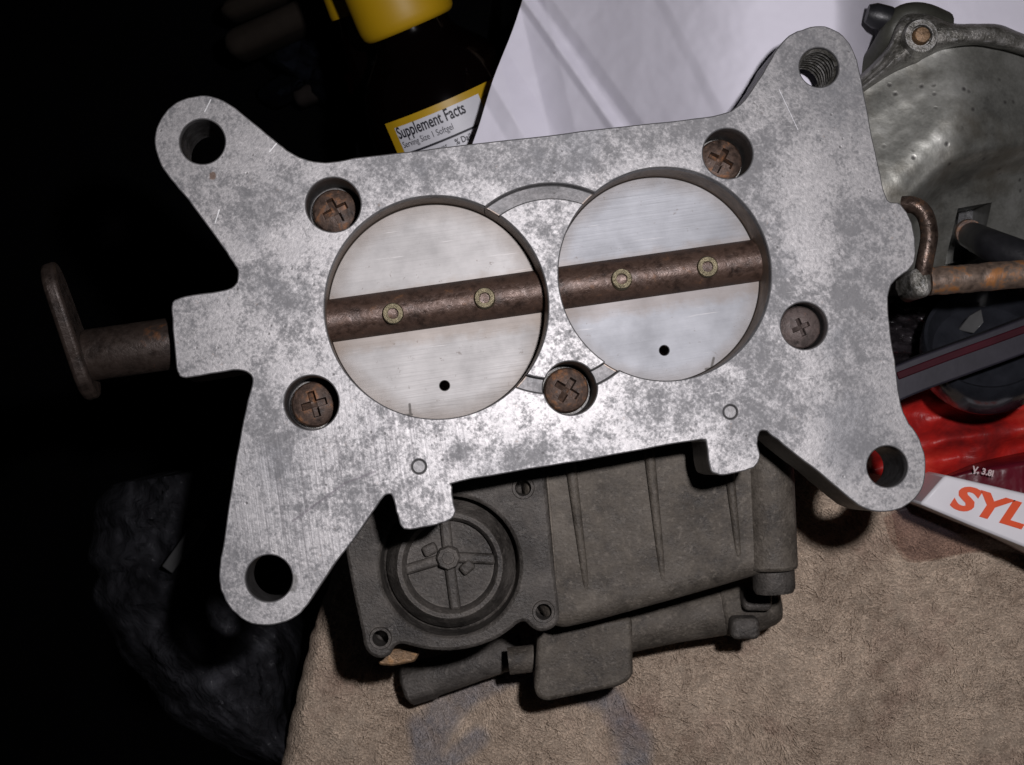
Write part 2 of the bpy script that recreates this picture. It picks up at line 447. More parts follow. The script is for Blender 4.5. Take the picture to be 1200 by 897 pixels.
def text_mesh(body, size, extrude=0.0, bold=0.0):
    cu = bpy.data.curves.new('t', 'FONT'); cu.body = body; cu.size = size; cu.extrude = extrude; cu.offset = bold
    cu.align_x = 'LEFT'; cu.resolution_u = 4
    o = bpy.data.objects.new('t', cu); COL.objects.link(o)
    dg = bpy.context.evaluated_depsgraph_get()
    me = bpy.data.meshes.new_from_object(o.evaluated_get(dg))
    bpy.data.objects.remove(o)
    me.materials.clear()
    return me

def grid_solid(rows, zb):
    """rows of world points -> closed mesh with a skirt down to zb"""
    ny, nx = len(rows), len(rows[0]); vs = [p for r_ in rows for p in r_]; fs = []
    border = [i for i in range(nx)] + [j * nx + nx - 1 for j in range(1, ny)] + [(ny - 1) * nx + i for i in range(nx - 2, -1, -1)] + [j * nx for j in range(ny - 2, 0, -1)]
    for j in range(ny - 1):
        for i in range(nx - 1):
            a = j * nx + i; fs.append([a, a + 1, a + nx + 1, a + nx])
    t0 = len(vs)
    for k in border: vs.append(Vector((vs[k].x, vs[k].y, zb)))
    nb = len(border)
    for i in range(nb):
        k = (i + 1) % nb; fs.append([border[k], border[i], t0 + i, t0 + k])
    fs.append([t0 + i for i in range(nb)])
    return mk(vs, fs, 60)

def fbm(x, y, z=0.0, o=4):
    return noise.fractal(Vector((x, y, z)), 1.0, 2.0, o)

# ------------------------------------------------------------------ the setting
FLOOR_Z = -0.14
n = NT('dark_floor')
M_FLOOR = n.out(n.ramp(n.noise(14, 5), [(.35, (.0006, .0006, .0008)), (.7, (.0013, .0013, .0016))]), .8, Specular_IOR_Level=.02)
fo = link('floor', mk([(-3, -3, FLOOR_Z), (3, -3, FLOOR_Z), (3, 3, FLOOR_Z), (-3, 3, FLOOR_Z)], [[0, 1, 2, 3]]), M_FLOOR)
fo['kind'] = 'structure'

def mat_carpet(name, k=1.0):
    n = NT(name)
    a = n.noise(55, 5, .6); b = n.noise(260, 5, .65); c0 = n.noise(2200, 2, .5)
    f = n.math('ADD', n.math('MULTIPLY', a, .32), n.math('ADD', n.math('MULTIPLY', b, .33), n.math('MULTIPLY', c0, .35)))
    c = n.ramp(f, [(.36, (.18 * k, .132 * k, .098 * k)), (.5, (.33 * k, .262 * k, .202 * k)), (.64, (.47 * k, .38 * k, .295 * k))])
    red = n.ramp(n.noise(45, 4, .6, vec=n.mp(loc=(.3, .8, 0))), [(.55, 0), (.7, 1)])
    c = n.mix(n.math('MULTIPLY', red, .35), c, (.20 * k, .11 * k, .09 * k))
    # a blue ring drawn on the pile, uneven
    q = P(622, 905, 0); p2 = P(745, 905, 0); R = p2.x - q.x
    x, y, _ = n.sep()
    dx = n.math('SUBTRACT', x, q.x); dy = n.math('SUBTRACT', y, q.y)
    d = n.math('SQRT', n.math('ADD', n.math('MULTIPLY', dx, dx), n.math('MULTIPLY', dy, dy)))
    d = n.math('ADD', d, n.math('MULTIPLY', n.math('SUBTRACT', n.noise(120, 3), .5), .006))
    e = n.math('ABSOLUTE', n.math('SUBTRACT', d, R))
    ring = n.ramp(n.math('MULTIPLY', e, 120), [(.28, 1), (.58, 0)])
    s1 = P(490, 850, 0); s2 = P(498, 897, 0)
    sd = n.ramp(n.math('MULTIPLY', n.math('MINIMUM', segdist(n, s1.x, s1.y, s2.x, s2.y), .008), 120), [(.15, 1), (.4, 0)])
    s3 = P(560, 865, 0); s4 = P(520, 897, 0)
    sd2 = n.ramp(n.math('MULTIPLY', n.math('MINIMUM', segdist(n, s3.x, s3.y, s4.x, s4.y), .008), 120), [(.15, 1), (.4, 0)])
    ring = n.math('MAXIMUM', ring, n.math('MAXIMUM', sd, sd2))
    c = n.mix(n.math('MULTIPLY', ring, n.ramp(b, [(.3, .25), (.65, .65)])), c, (.10 * k, .115 * k, .15 * k))
    n.out(c, .95, 0, n.bump(n.math('ADD', b, c0), .7, .0015))
    n.b.inputs['Specular IOR Level'].default_value = .1
    return n.m

M_CARPET = mat_carpet('beige_carpet', 1.25)
M_PILE = mat_carpet('beige_pile', 2.0)
# bench top: carpet sheet whose left edge is kinked out of sight under the casting
edge = [(338, 920), (345, 897), (362, 815), (378, 755), (398, 690), (430, 610), (500, 440), (570, 300), (640, 130), (680, -60)]
edge = [P(x, y, 0) for x, y in edge]
def carpet_h(x, y):
    return .0019 * fbm(x * 45, y * 45, 1, 3) + .0007 * fbm(x * 230, y * 230, 4, 2)
def edge_x(y):
    for a, b in zip(edge[:-1], edge[1:]):
        if a.y <= y <= b.y:
            t = (y - a.y) / (b.y - a.y); return a.x + (b.x - a.x) * t
    return edge[0].x if y < edge[0].y else edge[-1].x
NX, NY = 150, 150
vs, fs = [], []
for j in range(NY):
    y = -.105 + .235 * j / (NY - 1)
    ex = edge_x(y) + .0008 * fbm(y * 200, 3, 0, 3)
    # drop over the bench edge first, then across
    row = [(ex - .004, y, -.028), (ex - .0038, y, -.012), (ex - .0032, y, -.004), (ex - .0018, y, -.0012)]
    for i in range(NX):
        t = i / (NX - 1); x = ex + (.16 - ex) * t
        row.append((x, y, carpet_h(x, y)))
    vs += row
W = NX + 4
for j in range(NY - 1):
    for i in range(W - 1):
        a = j * W + i; fs.append([a, a + 1, a + W + 1, a + W])
carpet = link('carpet', mk(vs, fs, 80), M_CARPET)
carpet['kind'] = 'structure'
# bench slab under the carpet
M_WOOD = mat_simple('dark_bench_wood', (.012, .010, .009), .8)
bp = [(edge_x(y), y) for y in np.linspace(-.105, .13, 12)]
bp = [(x - .003, y) for x, y in bp]
poly = [(.16, -.105), (.16, .13)] + bp[::-1]
bench = link('bench_slab', mk(*prism(poly, -.004, -.03)), M_WOOD)
bench['kind'] = 'structure'

# carpet pile: short curved fibres
NF = 130000
ys = rng.uniform(-.098, .03, NF); xs = rng.uniform(-.075, .13, NF)
exs = np.array([edge_x(y) for y in np.linspace(-.105, .13, 400)])
ex = np.interp(ys, np.linspace(-.105, .13, 400), exs)
keep = xs > ex - .001
xs, ys = xs[keep], ys[keep]; NF = len(xs)
def smooth_noise(seed, x, y, sc):
    r = np.random.default_rng(seed); tot = np.zeros_like(x)
    for k in range(7):
        a = r.uniform(0, 2 * pi); w = sc * r.uniform(.5, 1.8); ph = r.uniform(0, 6.28)
        tot += np.sin((x * cos(a) + y * sin(a)) * w + ph)
    return tot / 3.0
dirn = smooth_noise(1, xs, ys, 110) * 1.3 + smooth_noise(2, xs, ys, 500) * .5 + rng.normal(0, .6, NF)
ln = rng.uniform(.0011, .0024, NF) * (1 + .25 * smooth_noise(3, xs, ys, 300)); lift = rng.uniform(.35, 1.0, NF)
wd = rng.uniform(.00007, .00015, NF)
ln = ln * np.clip(1 + .5 * smooth_noise(8, xs, ys, 1300), .35, 1.8)
zz = np.array([carpet_h(x, y) for x, y in zip(xs, ys)]) - .0003
dx, dy = np.cos(dirn), np.sin(dirn)
V0 = np.stack([xs - dy * wd, ys + dx * wd, zz], 1); V1 = np.stack([xs + dy * wd, ys - dx * wd, zz], 1)
m1 = np.stack([xs + dx * ln * .45, ys + dy * ln * .45, zz + ln * lift * .6], 1)
V2 = m1 + np.stack([dy * wd * .8, -dx * wd * .8, 0 * wd], 1); V3 = m1 - np.stack([dy * wd * .8, -dx * wd * .8, 0 * wd], 1)
V4 = np.stack([xs + dx * ln, ys + dy * ln, zz + ln * lift * .75], 1)
allv = np.stack([V0, V1, V2, V3, V4], 1).reshape(-1, 3)
b = np.arange(NF)[:, None] * 5
quads = (b + np.array([[0, 1, 2, 3]])); tris = (b + np.array([[3, 2, 4]]))
me = bpy.data.meshes.new('pile')
me.from_pydata(allv.tolist(), [], quads.tolist() + tris.tolist()); me.update()
pile = link('carpet_pile', me, M_PILE, carpet); pile['kind'] = 'stuff'

# ------------------------------------------------------------------ white sheet of paper with folds
n = NT('white_paper')
M_PAPER = n.out(n.ramp(n.noise(40, 4), [(.3, (.71, .69, .77)), (.7, (.75, .73, .81))]), .75, 0, n.bump(n.noise(120, 4), .08, .001), Specular_IOR_Level=.25)
def ridge(x, y, ax, ay, bx, by, wl, wr, h):
    """tent along a line in px: different width on the two sides"""
    dx, dy = bx - ax, by - ay; L = math.hypot(dx, dy)
    s = ((x - ax) * dy - (y - ay) * dx) / L
    w = wr if s < 0 else wl
    t = max(0.0, 1 - abs(s) / w)
    return h * t * t * (3 - 2 * t) if wl > 40 else h * t
def sst(a, b, x):
    t = min(1, max(0, (x - a) / (b - a))); return t * t * (3 - 2 * t)
def paper_z(x, y):
    z = .0165 + .0375 * sst(600, 905, x) * (1 - sst(975, 1060, x)) + .010 * sst(975, 1060, x) - .022 * sst(60, 150, y) * sst(985, 1040, x)
    z += ridge(x, y, 614, 0, 727, 160, 10, 9, .0016)
    z -= ridge(x, y, 630, 0, 748, 160, 14, 26, .0013)
    z -= ridge(x, y, 612, 20, 645, 160, 30, 36, .0022)
    z += ridge(x, y, 577, 98, 622, 172, 34, 20, .0022)
    z += ridge(x, y, 780, 0, 845, 125, 30, 12, .0004)
    z += .0012 * fbm(x / 210, y / 210, 2, 2) + .0003 * fbm(x / 40, y / 40, 5, 3)
    return z
vs, fs = [], []; nx, ny = 260, 140
for j in range(ny):
    y = -28 + 300 * j / (ny - 1)
    xl = 612 - y * .352 if y < 170 else 552 - (y - 170) * .1
    xl += 1.2 * sin(y * .05)
    for i in range(nx):
        x = xl + (1235 - xl) * (i / (nx - 1)) ** 1.25
        vs.append(P(x, y, paper_z(x, y)))
for j in range(ny - 1):
    for i in range(nx - 1):
        a = j * nx + i; fs.append([a, a + 1, a + nx + 1, a + nx])
pa = link('paper_sheet', mk(vs, fs, 60), M_PAPER)
so = pa.modifiers.new('thick', 'SOLIDIFY'); so.thickness = .00015
tag(pa, 'large white paper sheet with fold creases behind the throttle casting', 'paper')

# ------------------------------------------------------------------ throttle body
TB = thing('throttle_body', 'bare aluminium carburetor throttle body with two round valve plates', 'throttle body', mtx=FRAME)

outline = [(186,188),(181,162),(189,138),(207,120),(235,112),(262,118),(290,138),(320,163),(341,179),(362,188),(388,190),(425,184),(480,178),
 (550,169),(640,159),(720,149),(800,141),(845,134),(865,124),(880,107),(897,80),(910,58),(925,42),(945,33),(967,31),(988,42),(1002,64),
 (1010,95),(1020,150),(1032,205),(1040,234),(1056,240),(1069,262),(1073,296),(1067,315),(1052,326),(1043,338),(1041,362),(1045,400),
 (1050,430),(1054,465),(1062,490),(1078,515),(1085,545),(1080,574),(1062,593),(1038,600),(1015,597),(995,584),(965,558),(935,535),(905,511),
 (897,505),(890,507),(888,520),(891,534),(886,546),(873,552),(847,557),(836,554),(831,545),(828,521),(821,516),(770,524),(700,537),
 (620,550),(538,565),(530,571),(532,590),(534,600),(528,609),(512,615),(480,621),(470,617),(466,605),(460,583),(454,580),(445,588),(420,625),
 (390,665),(365,702),(348,722),(322,732),(295,731),(272,715),(259,692),(257,668),(262,635),(270,580),(280,520),(290,470),(296,447),(291,438),
 (278,434),(255,437),(218,443),(209,438),(206,425),(202,375),(201,357),(208,350),(230,345),(266,339),(277,331),(278,317),(270,303),(245,268),(220,234),(200,210)]
ol = catmull(outline, 4)
loc = []
for i, (x, y) in enumerate(ol):
    j = .8 * fbm(x * .16, y * .16, 9, 4)
    p = pl(x + j, y + .8 * fbm(x * .16, y * .16, 19, 4)); loc.append((p.x, p.y))
body = mk(*prism(loc, 0, -.016))
def hole(x, y, rpx, depth, seg=56, up=.002, **kw):
    p = pl(x, y); return cyl((p.x, p.y), rpx * PX, up, -depth, seg, **kw)
BORES = [(512, 360, 129), (779.5, 321, 124.5)]
SCREWS = [(390.5, 240, 31.5, 20), (853, 180, 29.5, -35), (365, 472, 31, 8), (668.5, 455, 31, 50), (942.5, 382, 27.5, 15)]
EARS = [(237, 166, 26), (960, 79, 23.5), (315, 678, 26.5), (1040, 547, 24)]
cut = []
# ring groove between the bores: annulus
gc = pl(648, 338)
ring_c = join([lathe_vf([(104 * PX, -.0021), (104 * PX, .002), (122.5 * PX, .002), (122.5 * PX, -.0010)], 96, Matrix.Translation(Vector((gc.x, gc.y, 0))))])
# make it a true annulus (no end caps)
v_, f_ = lathe_vf([(105 * PX, -.0021), (105 * PX, .002), (122.5 * PX, .002), (122.5 * PX, -.0021)], 96, Matrix.Translation(Vector((gc.x, gc.y, 0))))
f_ = f_[:-2] + [[3 * 96 + i, 3 * 96 + (i + 1) % 96, (i + 1) % 96, i] for i in range(96)]
cut.append(mk(v_, f_))
for x, y, r in BORES: cut.append(hole(x, y, r, .03, 128))
for x, y, r, _ in SCREWS: cut.append(hole(x, y, r, .0105, 56))
for x, y, r in EARS: cut.append(hole(x, y, r, .03, 48))
for x, y in ((491, 547), (856, 483)): cut.append(hole(x, y, 8.2, .0009, 24))
body = boolean(body, cut)
smooth(body, 30)
cast = link('casting', body, M_CAST, TB)
bevel(cast, .00022, 2, 45, False)

# bore liners continue below the flange
for x, y, r in BORES:
    p = pl(x, y)
    v_, f_ = lathe_vf([(r * PX, -.0162), (r * PX + .002, -.0162), (r * PX + .002, -.026), (r * PX, -.026)], 96, Matrix.Translation(Vector((p.x, p.y, 0))))
    f_ = f_[:-2] + [[3 * 96 + i, 3 * 96 + (i + 1) % 96, (i + 1) % 96, i] for i in range(96)]
    link('bore_wall', mk(v_, f_), M_CAST, TB)

SW = -.0105       # height of the shaft's axis
# butterfly plates
for (x, y, r), m, hx, tilt in ((BORES[0], M_DISC_A, (521, 452), 3.5), (BORES[1], M_DISC_B, (778, 411), 1.0)):
    p = pl(x, y)
    me = cyl((0, 0), r * PX - .0001, .0007, -.0007, 128)
    q = pl(hx[0], hx[1], SW)
    cuts = [cyl((q.x - p.x, q.y - p.y), 6.0 * PX, .003, -.003, 20)]
    me = boolean(me, cuts); smooth(me, 30)
    o = link('throttle_plate', me, m, TB, (p.x, p.y, SW))
    o.rotation_euler = (radians(tilt), 0, 0)
    bevel(o, .00012, 1, 45)

# shaft, running through both bores and out of both bosses
sy = pl(512, 357.5, SW + .003).y * .5 + pl(780, 318.5, SW + .003).y * .5
xl = pl(100, 414, SW).x; xr = pl(1062, 285, SW).x
rs = 25.6 * PX * 1.02
sh = TB
def xaxis(x, y, z): return Matrix.Translation(Vector((x, y, z))) @ Matrix.Rotation(pi / 2, 4, 'Y')
shv = lathe_vf([(rs, 0), (rs, (xr - xl) * .98)], 40, xaxis(xl + .002, sy, SW))
shaft = link('throttle_shaft', join([shv]), M_SHAFT, TB)
# fatter sleeve outside the left boss
xb = pl(206, 400, SW).x
link('shaft_sleeve', join([lathe_vf([(rs * 1.12, 0), (rs * 1.18, .0006), (rs * 1.18, xb - xl - .0004)], 40, xaxis(xl, sy, SW))]), M_LEVER, TB)

# little brass screws through the shaft
prof = [(.0, -.0016), (12.6 * PX, -.001), (12.6 * PX, .0010), (11.4 * PX, .0014), (6.6 * PX, .0014), (5.6 * PX, -.0010), (.0002, -.0010)]
bsm = mk(*lathe_vf(prof, 26))
for i, (x, y) in enumerate(((460.5, 367), (568.5, 349.5), (729, 327.5), (830, 312.5))):
    p = pl(x, y, SW + rs + .001)
    o = link('shaft_screw', bsm, M_BRASS, TB, (p.x, p.y, SW + rs - .0003))
    o.rotation_euler = (random.uniform(-.08, .08), random.uniform(-.08, .08), random.uniform(0, 3))

# recessed cross head screws
R0 = 27.2 * PX
head = mk(*lathe_vf([(R0 * .98, -.003), (R0, -.0022), (R0, -.0004), (R0 * .93, .0001), (R0 * .7, .0006), (R0 * .35, .0009), (.0001, .001)], 40))
cw = .00085; cl = .0027
cross = join([prism_vf([Vector(v) for v in ((-cl, -cw, .003), (cl, -cw, .003), (cl, cw, .003), (-cl, cw, .003))],
                       [Vector(v) for v in ((-cl * .8, -cw * .6, -.0016), (cl * .8, -cw * .6, -.0016), (cl * .8, cw * .6, -.0016), (-cl * .8, cw * .6, -.0007))])])
cross2 = join([prism_vf([Vector(v) for v in ((-cw, -cl, .003), (cw, -cl, .003), (cw, cl, .003), (-cw, cl, .003))],
                        [Vector(v) for v in ((-cw * .6, -cl * .8, -.0016), (cw * .6, -cl * .8, -.0016), (cw * .6, cl * .8, -.0016), (-cw * .6, cl * .8, -.0007))])])
head0 = head.copy()
head = boolean(head, [cross, cross2]); smooth(head, 30)
for c_ in (cross, cross2): c_.transform(Matrix.Translation((0, 0, .0010)) @ Matrix.Diagonal((.8, .8, 1, 1)))
head_worn = boolean(head0, [cross, cross2]); smooth(head_worn, 30)
M_SCREWG = mat_rust('greyed_screw', (.05, .04, .036), (.115, .088, .080), (.20, .12, .09), .58, .6, .35, 260)
for x, y, r, a in SCREWS:
    p = pl(x, y)
    o = link('screw', head_worn if x > 900 else head, M_SCREWG if x > 900 else M_SCREW, TB, (p.x, p.y, -.0035 if x > 900 else -.0078))
    o.rotation_euler = (random.uniform(-.03, .03), random.uniform(-.03, .03), radians(a))
    w = mk(*lathe_vf([(R0 * 1.05, -.0008), (R0 * 1.05, 0), (R0 * .5, 0)], 40))
    s = link('washer', w, M_RIM, TB, (p.x, p.y, -.0099))
    sc = min(1.0, (r - .8) / 28.6); o.scale = (min(1, sc * .98),) * 3; s.scale = (sc, sc, 1)

# drive plugs
pm = mk(*lathe_vf([(7.6 * PX, -.001), (7.6 * PX, -.0003), (6.6 * PX, -.0001), (.0001, -.0001)], 24))
for x, y in ((491, 547), (856, 483)):
    p = pl(x, y); link('drive_plug', pm, M_PLUG, TB, (p.x, p.y, -.0001))

# thread inside the upper right ear
p = pl(960, 79); seg = 40; turns = 9; pitch = .0016; vs = []; fs = []
for i in range(turns * seg + 1):
    a = 2 * pi * i / seg; z = -.0006 - pitch * i / seg
    for r, dz in ((23.3 * PX, 0), (20.4 * PX, -pitch * .45), (23.3 * PX, -pitch * .9)):
        vs.append((p.x + r * cos(a), p.y + r * sin(a), max(z + dz, -.0158)))
for i in range(turns * seg):
    for k in range(2):
        a = i * 3 + k; fs.append([a, a + 1, a + 4, a + 3])
th = link('bore_thread', mk(vs, fs, 20), M_RIM, TB)

# left lever: flat steel arm standing across the shaft's end
def slab_vf(poly_vw, x0, x1):
    return prism_vf([Vector((x1, v, w)) for v, w in poly_vw], [Vector((x0, v, w)) for v, w in poly_vw])
ly = sy; L = []
top_v, top_w = .0168, .0035
def capsule(av, aw, ra, bv, bw, rb, k=10):
    d = math.atan2(bw - aw, bv - av); pts = []
    for i in range(k + 1):
        t = d + pi / 2 + pi * i / k; pts.append((av + ra * cos(t), aw + ra * sin(t)))
    for i in range(k + 1):
        t = d - pi / 2 + pi * i / k; pts.append((bv + rb * cos(t), bw + rb * sin(t)))
    return pts
lev = capsule(ly - .0015, SW - .0005, .0064, ly + .0122, SW + .0045, .0050)
lv = link('shaft_lever', mk(*slab_vf([(v - ly, w) for v, w in lev], -.0024, .0004)), M_LEVER, TB, (xl, ly, 0)); lv.rotation_euler = (0, 0, radians(8))
bevel(lv, .0008, 3, 40)

# right lever: bent strap with the rusty link rod
def lp(x, y, w): return pl(x, y, w)
pts = catmull([tuple(lp(x, y, w)) for x, y, w in ((1058, 240, -.006), (1072, 241, -.005), (1084, 252, -.0045), (1089, 275, -.004), (1085, 300, -.004), (1081, 322, -.005), (1080, 338, -.007))], 5, False)
strap = tube_vf([Vector(p) for p in pts], [10.5 * PX] * len(pts), 14, 1.3)
rl = link('link_lever', join([strap]), mat_rust('worn_rusty_strap', (.03, .02, .016), (.10, .07, .055), (.22, .12, .07), .54, .34, .6, 300), TB)
blk = [lp(x, y, -.003) for x, y in ((1068, 316), (1084, 312), (1092, 322), (1094, 340), (1086, 350), (1074, 346), (1068, 332))]
bo = link('lever_end', join([prism_vf(blk, [Vector((b.x, b.y, b.z - .011)) for b in blk])]), M_RIM, TB)
bevel(bo, .001, 3, 40)
rp = [lp(1088, 330, -.008), lp(1130, 327, -.008), lp(1170, 323.5, -.008), lp(1240, 318, -.008)]
rp = [Vector(v) for v in catmull([tuple(v) for v in rp], 10, False)]
rod = link('link_rod', join([tube_vf(rp, [17.2 * PX + .00025 * fbm(i * .7, 3, 0, 3) for i in range(len(rp))], 20)]), M_ROD, TB)

# ------------------------------------------------------------------ dark carburetor bowl and pump cover below
CB = thing('carburetor', 'dark grey carburetor bowl with round pump cover lying on the carpet', 'carburetor', tuple(P(680, 660, 0)))
CBI = Matrix.Translation(-Vector(CB.location))
def cbl(name, me, mat, bev=None, seg=3, par=None):
    me.transform(CBI)
    o = link(name, me, mat, par or CB)
    if bev: bevel(o, bev, seg, 35)
    return o
ZC = .055
C0 = (527, 664)
flange = [(398, 600), (404, 640), (413, 690), (424, 742), (427, 758), (434, 768), (446, 772), (457, 768), (462, 759), (470, 755), (484, 758),
          (500, 761.5), (528, 763), (555, 759), (580, 750), (597, 739), (607, 731), (615, 729), (622, 735), (632, 740.5), (645, 738), (654, 729),
          (655, 712), (650, 670), (643, 600), (638, 545), (637, 520), (520, 520), (440, 545)]
fl_ = pxprism(catmull(flange, 3), ZC, ZC - .009)
kC = (CAMZ - ZC) / F
def wcyl(x, y, rpx, z0, z1, seg=48, r1=None):
    c = P(x, y, ZC); return cyl((c.x, c.y), rpx * kC, z0, z1, seg, r1=None if r1 is None else r1 * kC)
me = boolean(mk(*fl_), [wcyl(C0[0], C0[1], 83, ZC + .002, ZC - .0075, 72, 80)] +
             [wcyl(x, y, 9.5, ZC + .002, ZC - .008, 28) for x, y in ((446, 748), (637, 717), (613, 572))])
smooth(me, 30)
cbl('pump_cover', me, M_CARB2, .0007, 2)
c = P(C0[0], C0[1], ZC); T = Matrix.Translation(Vector((c.x, c.y, ZC)))
ringp = [(79 * kC, -.009), (76 * kC, -.0055), (70 * kC, -.0042), (66 * kC, -.0022), (62 * kC, -.0012), (57 * kC, -.0012), (53 * kC, -.0022), (51.5 * kC, -.0040), (.0001, -.0040)]
cbl('pump_dome', mk(*lathe_vf(ringp, 72, T), 50), M_CARB2)
hc = P(525, 655, ZC)
for a in (7, 97, 187, 277):
    d = Vector((cos(radians(a)), sin(radians(a)), 0)); s = Vector((-d.y, d.x, 0)) * 6.3 * kC
    e = Vector((c.x, c.y, 0)) + d * 54 * kC; h = Vector((hc.x, hc.y, 0))
    q = [h - s, e - s, e + s, h + s]
    cbl('dome_rib', mk(*prism([(v.x, v.y) for v in q], ZC - .0024, ZC - .0045)), M_CARB2, .0006, 2)
cbl('dome_hub', mk(*lathe_vf([(14.5 * kC, -.0045), (14.5 * kC, -.0014), (12.5 * kC, -.0008), (8 * kC, -.0008), (7.2 * kC, -.0013), (.0001, -.0013)], 8,
                            Matrix.Translation(Vector((hc.x, hc.y, ZC)))), 20), M_CARB2)
for x, y, a in ((503, 646, 25), (547, 667, 40)):
    q = P(x, y, ZC); v_, f_ = rbox(0, 0, -.0032, 17 * kC, 13 * kC, .0026, .0006)
    R = Matrix.Translation(Vector((q.x, q.y, ZC))) @ Matrix.Rotation(radians(a), 4, 'Z')
    cbl('dome_nub', mk([R @ v for v in v_], f_), M_CARB2)
# raised lips of the screw holes
for x, y in ((446, 748), (637, 717), (613, 572)):
    q = P(x, y, ZC)
    v_, f_ = lathe_vf([(9.6 * kC, -.0006), (9.6 * kC, .0004), (12.5 * kC, .0005), (14.5 * kC, -.0006)], 30, Matrix.Translation(Vector((q.x, q.y, ZC))))
    cbl('screw_boss', mk(v_, f_[:-2]), M_CARB2)

# fuel bowl
ZB = .0535
bowl = [(600, 500), (612, 560), (620, 640), (626, 700), (646, 742), (700, 730), (780, 708), (850, 688), (890, 676), (926, 668), (924, 600), (918, 540), (895, 490), (760, 480)]
v_, f_ = pxprism(bowl, ZB, .024)
cbl('fuel_bowl', mk(v_, f_), M_CARB, .0034, 6)
kB = (CAMZ - ZB) / F
for (x0, y0, x1, y1, w) in ((668, 540, 689, 703, 6.5), (760, 525, 778, 690, 6.5), (853, 540, 867, 662, 6), (641, 556, 655, 716, 1.6)):
    a = P(x0, y0, ZB); b = P(x1, y1, ZB); n_ = 9; pts = []; rad = []
    for i in range(n_):
        t = i / (n_ - 1); q = a.lerp(b, t); pts.append(Vector((q.x, q.y, ZB + .0006 - .0014 * t ** 3))); rad.append(w * kB * (1 - .45 * t))
    cbl('bowl_rib', join([tube_vf(pts, rad, 12)]), M_CARB)
# rounded end column with a cap
a = P(899, 500, .0508); b = P(906, 668, .0508); kk = (CAMZ - .05) / F
cbl('end_column', join([tube_vf([a, a.lerp(b, .5), b], [29 * kk] * 3, 28)], 60), M_CARB, .0008, 2)
a2 = P(906, 667, .0485); b2 = P(907.5, 695, .0485)
cbl('column_cap', mk(*lathe_vf([(25 * kk, 0), (25 * kk, (b2 - a2).length * .8), (22 * kk, (b2 - a2).length)], 28, axis_mtx(a2, b2 - a2)), 50), M_CARB2)
# pieces on the underside
v_, f_ = pxprism([(630, 738), (741, 724), (742, 790), (736, 800), (722, 806), (640, 823), (629, 818), (626, 806)], .034, .004)
cbl('drain_block', mk(v_, f_), M_CARB, .0022, 4)
a = P(735, 735, .022); b = P(845, 714, .022); kk = (CAMZ - .022) / F
cbl('outlet_tube', join([tube_vf([a, a.lerp(b, .5), b], [30 * kk, 29 * kk, 31 * kk], 24)], 60), M_CARB)
pr = [(32 * kk, 0), (34 * kk, .002), (34 * kk, .0075), (30 * kk, .011), (24 * kk, .013)]
cbl('outlet_flare', mk(*lathe_vf(pr, 9, axis_mtx(P(843, 716, .0225), b - a)), 25), M_CARB, .0012, 2)
for x, y in ((886, 702), (872, 735)):
    q = P(x, y, .03); v_, f_ = rbox(q.x, q.y, .028, .006, .0045, .010, .0012)
    cbl('flare_lug', mk(v_, f_), M_CARB2)
a = P(503, 795, .011); b = P(612, 760, .013)
cbl('inlet_tube', join([tube_vf([a, a.lerp(b, .5), b], [24 * kk, 22 * kk, 21 * kk], 22)], 60), M_CARB2)
cbl('inlet_hex', mk(*lathe_vf([(24 * kk, 0), (27 * kk, .001), (27 * kk, .0062), (24 * kk, .0072)], 6, axis_mtx(P(510, 793, .011), a - b)), 25), M_CARB2, .0008, 2)
cbl('neck_stub', join([tube_vf([P(596, 775, .026), P(640, 770, .026)], 16 * kk, 18)]), M_CARB)
gk = [(440, 770), (462, 760), (486, 757), (492, 766), (486, 776), (460, 781), (445, 780)]
cbl('gasket_edge', mk(*pxprism(gk, .044, .041)), M_BOLT, .0004, 2)

# ------------------------------------------------------------------ greenish metal housing at the upper right
HB = thing('metal_housing', 'greenish grey metal housing with rounded wall and square opening beside paper', 'housing', tuple(P(1110, 200, .02)))
HBI = Matrix.Translation(-Vector(HB.location))
def hbl(name, me, mat, bev=None, seg=3):
    me.transform(HBI); o = link(name, me, mat, HB)
    if bev: bevel(o, bev, seg, 35)
    return o
router = catmull([(985, 108), (1004, 92), (1026, 71), (1042, 50), (1050, 26), (1064, 12), (1087, 14), (1116, 27), (1142, 28), (1171, 29), (1200, 40), (1300, 78)], 8, False)
rinner = catmull([(985, 128), (1004, 114), (1018, 104), (1036, 92), (1050, 84), (1066, 77), (1088, 66), (1109, 57), (1142, 53), (1166, 56), (1200, 64), (1300, 98)], 8, False)
def ycurve(c, x):
    for a, b in zip(c[:-1], c[1:]):
        if a[0] <= x <= b[0] and b[0] > a[0]: return a[1] + (b[1] - a[1]) * (x - a[0]) / (b[0] - a[0])
    return c[0][1] if x < c[0][0] else c[-1][1]
bendc = catmull([(980, 270), (1020, 262), (1058, 240), (1082, 216), (1108, 193), (1145, 176), (1200, 168), (1300, 160)], 6, False)
def hz(x, y):
    s = (y - ycurve(bendc, x)) * .8
    z = .0515 - .0016 * sst(-60, 2, s) ** 2
    z -= .011 * sst(-3, 30, s) + .00011 * max(0, min(s, 120) - 14)                    # wall falling away below the bend
    z -= .016 * sst(1110, 1300, x)
    z += .0035 * (sst(-110, -2, s) - 1)
    z -= .0010 * (1 - sst(0, 40, y - ycurve(rinner, x)))   # hollow against the rim
    return z + .00008 * fbm(x / 14, y / 14, 3, 3)
rows = []; nx, ny = 90, 100
for j in range(ny):
    row = []
    for i in range(nx):
        x = 985 + 315 * i / (nx - 1); y0 = ycurve(rinner, x) - 3; y = y0 + (345 - y0) * j / (ny - 1)
        row.append(P(x, y, hz(x, y)))
    rows.append(row)
me = grid_solid(rows, .0015)
op = [(1121, 245), (1166, 236), (1158, 300), (1136, 312), (1112, 312)]
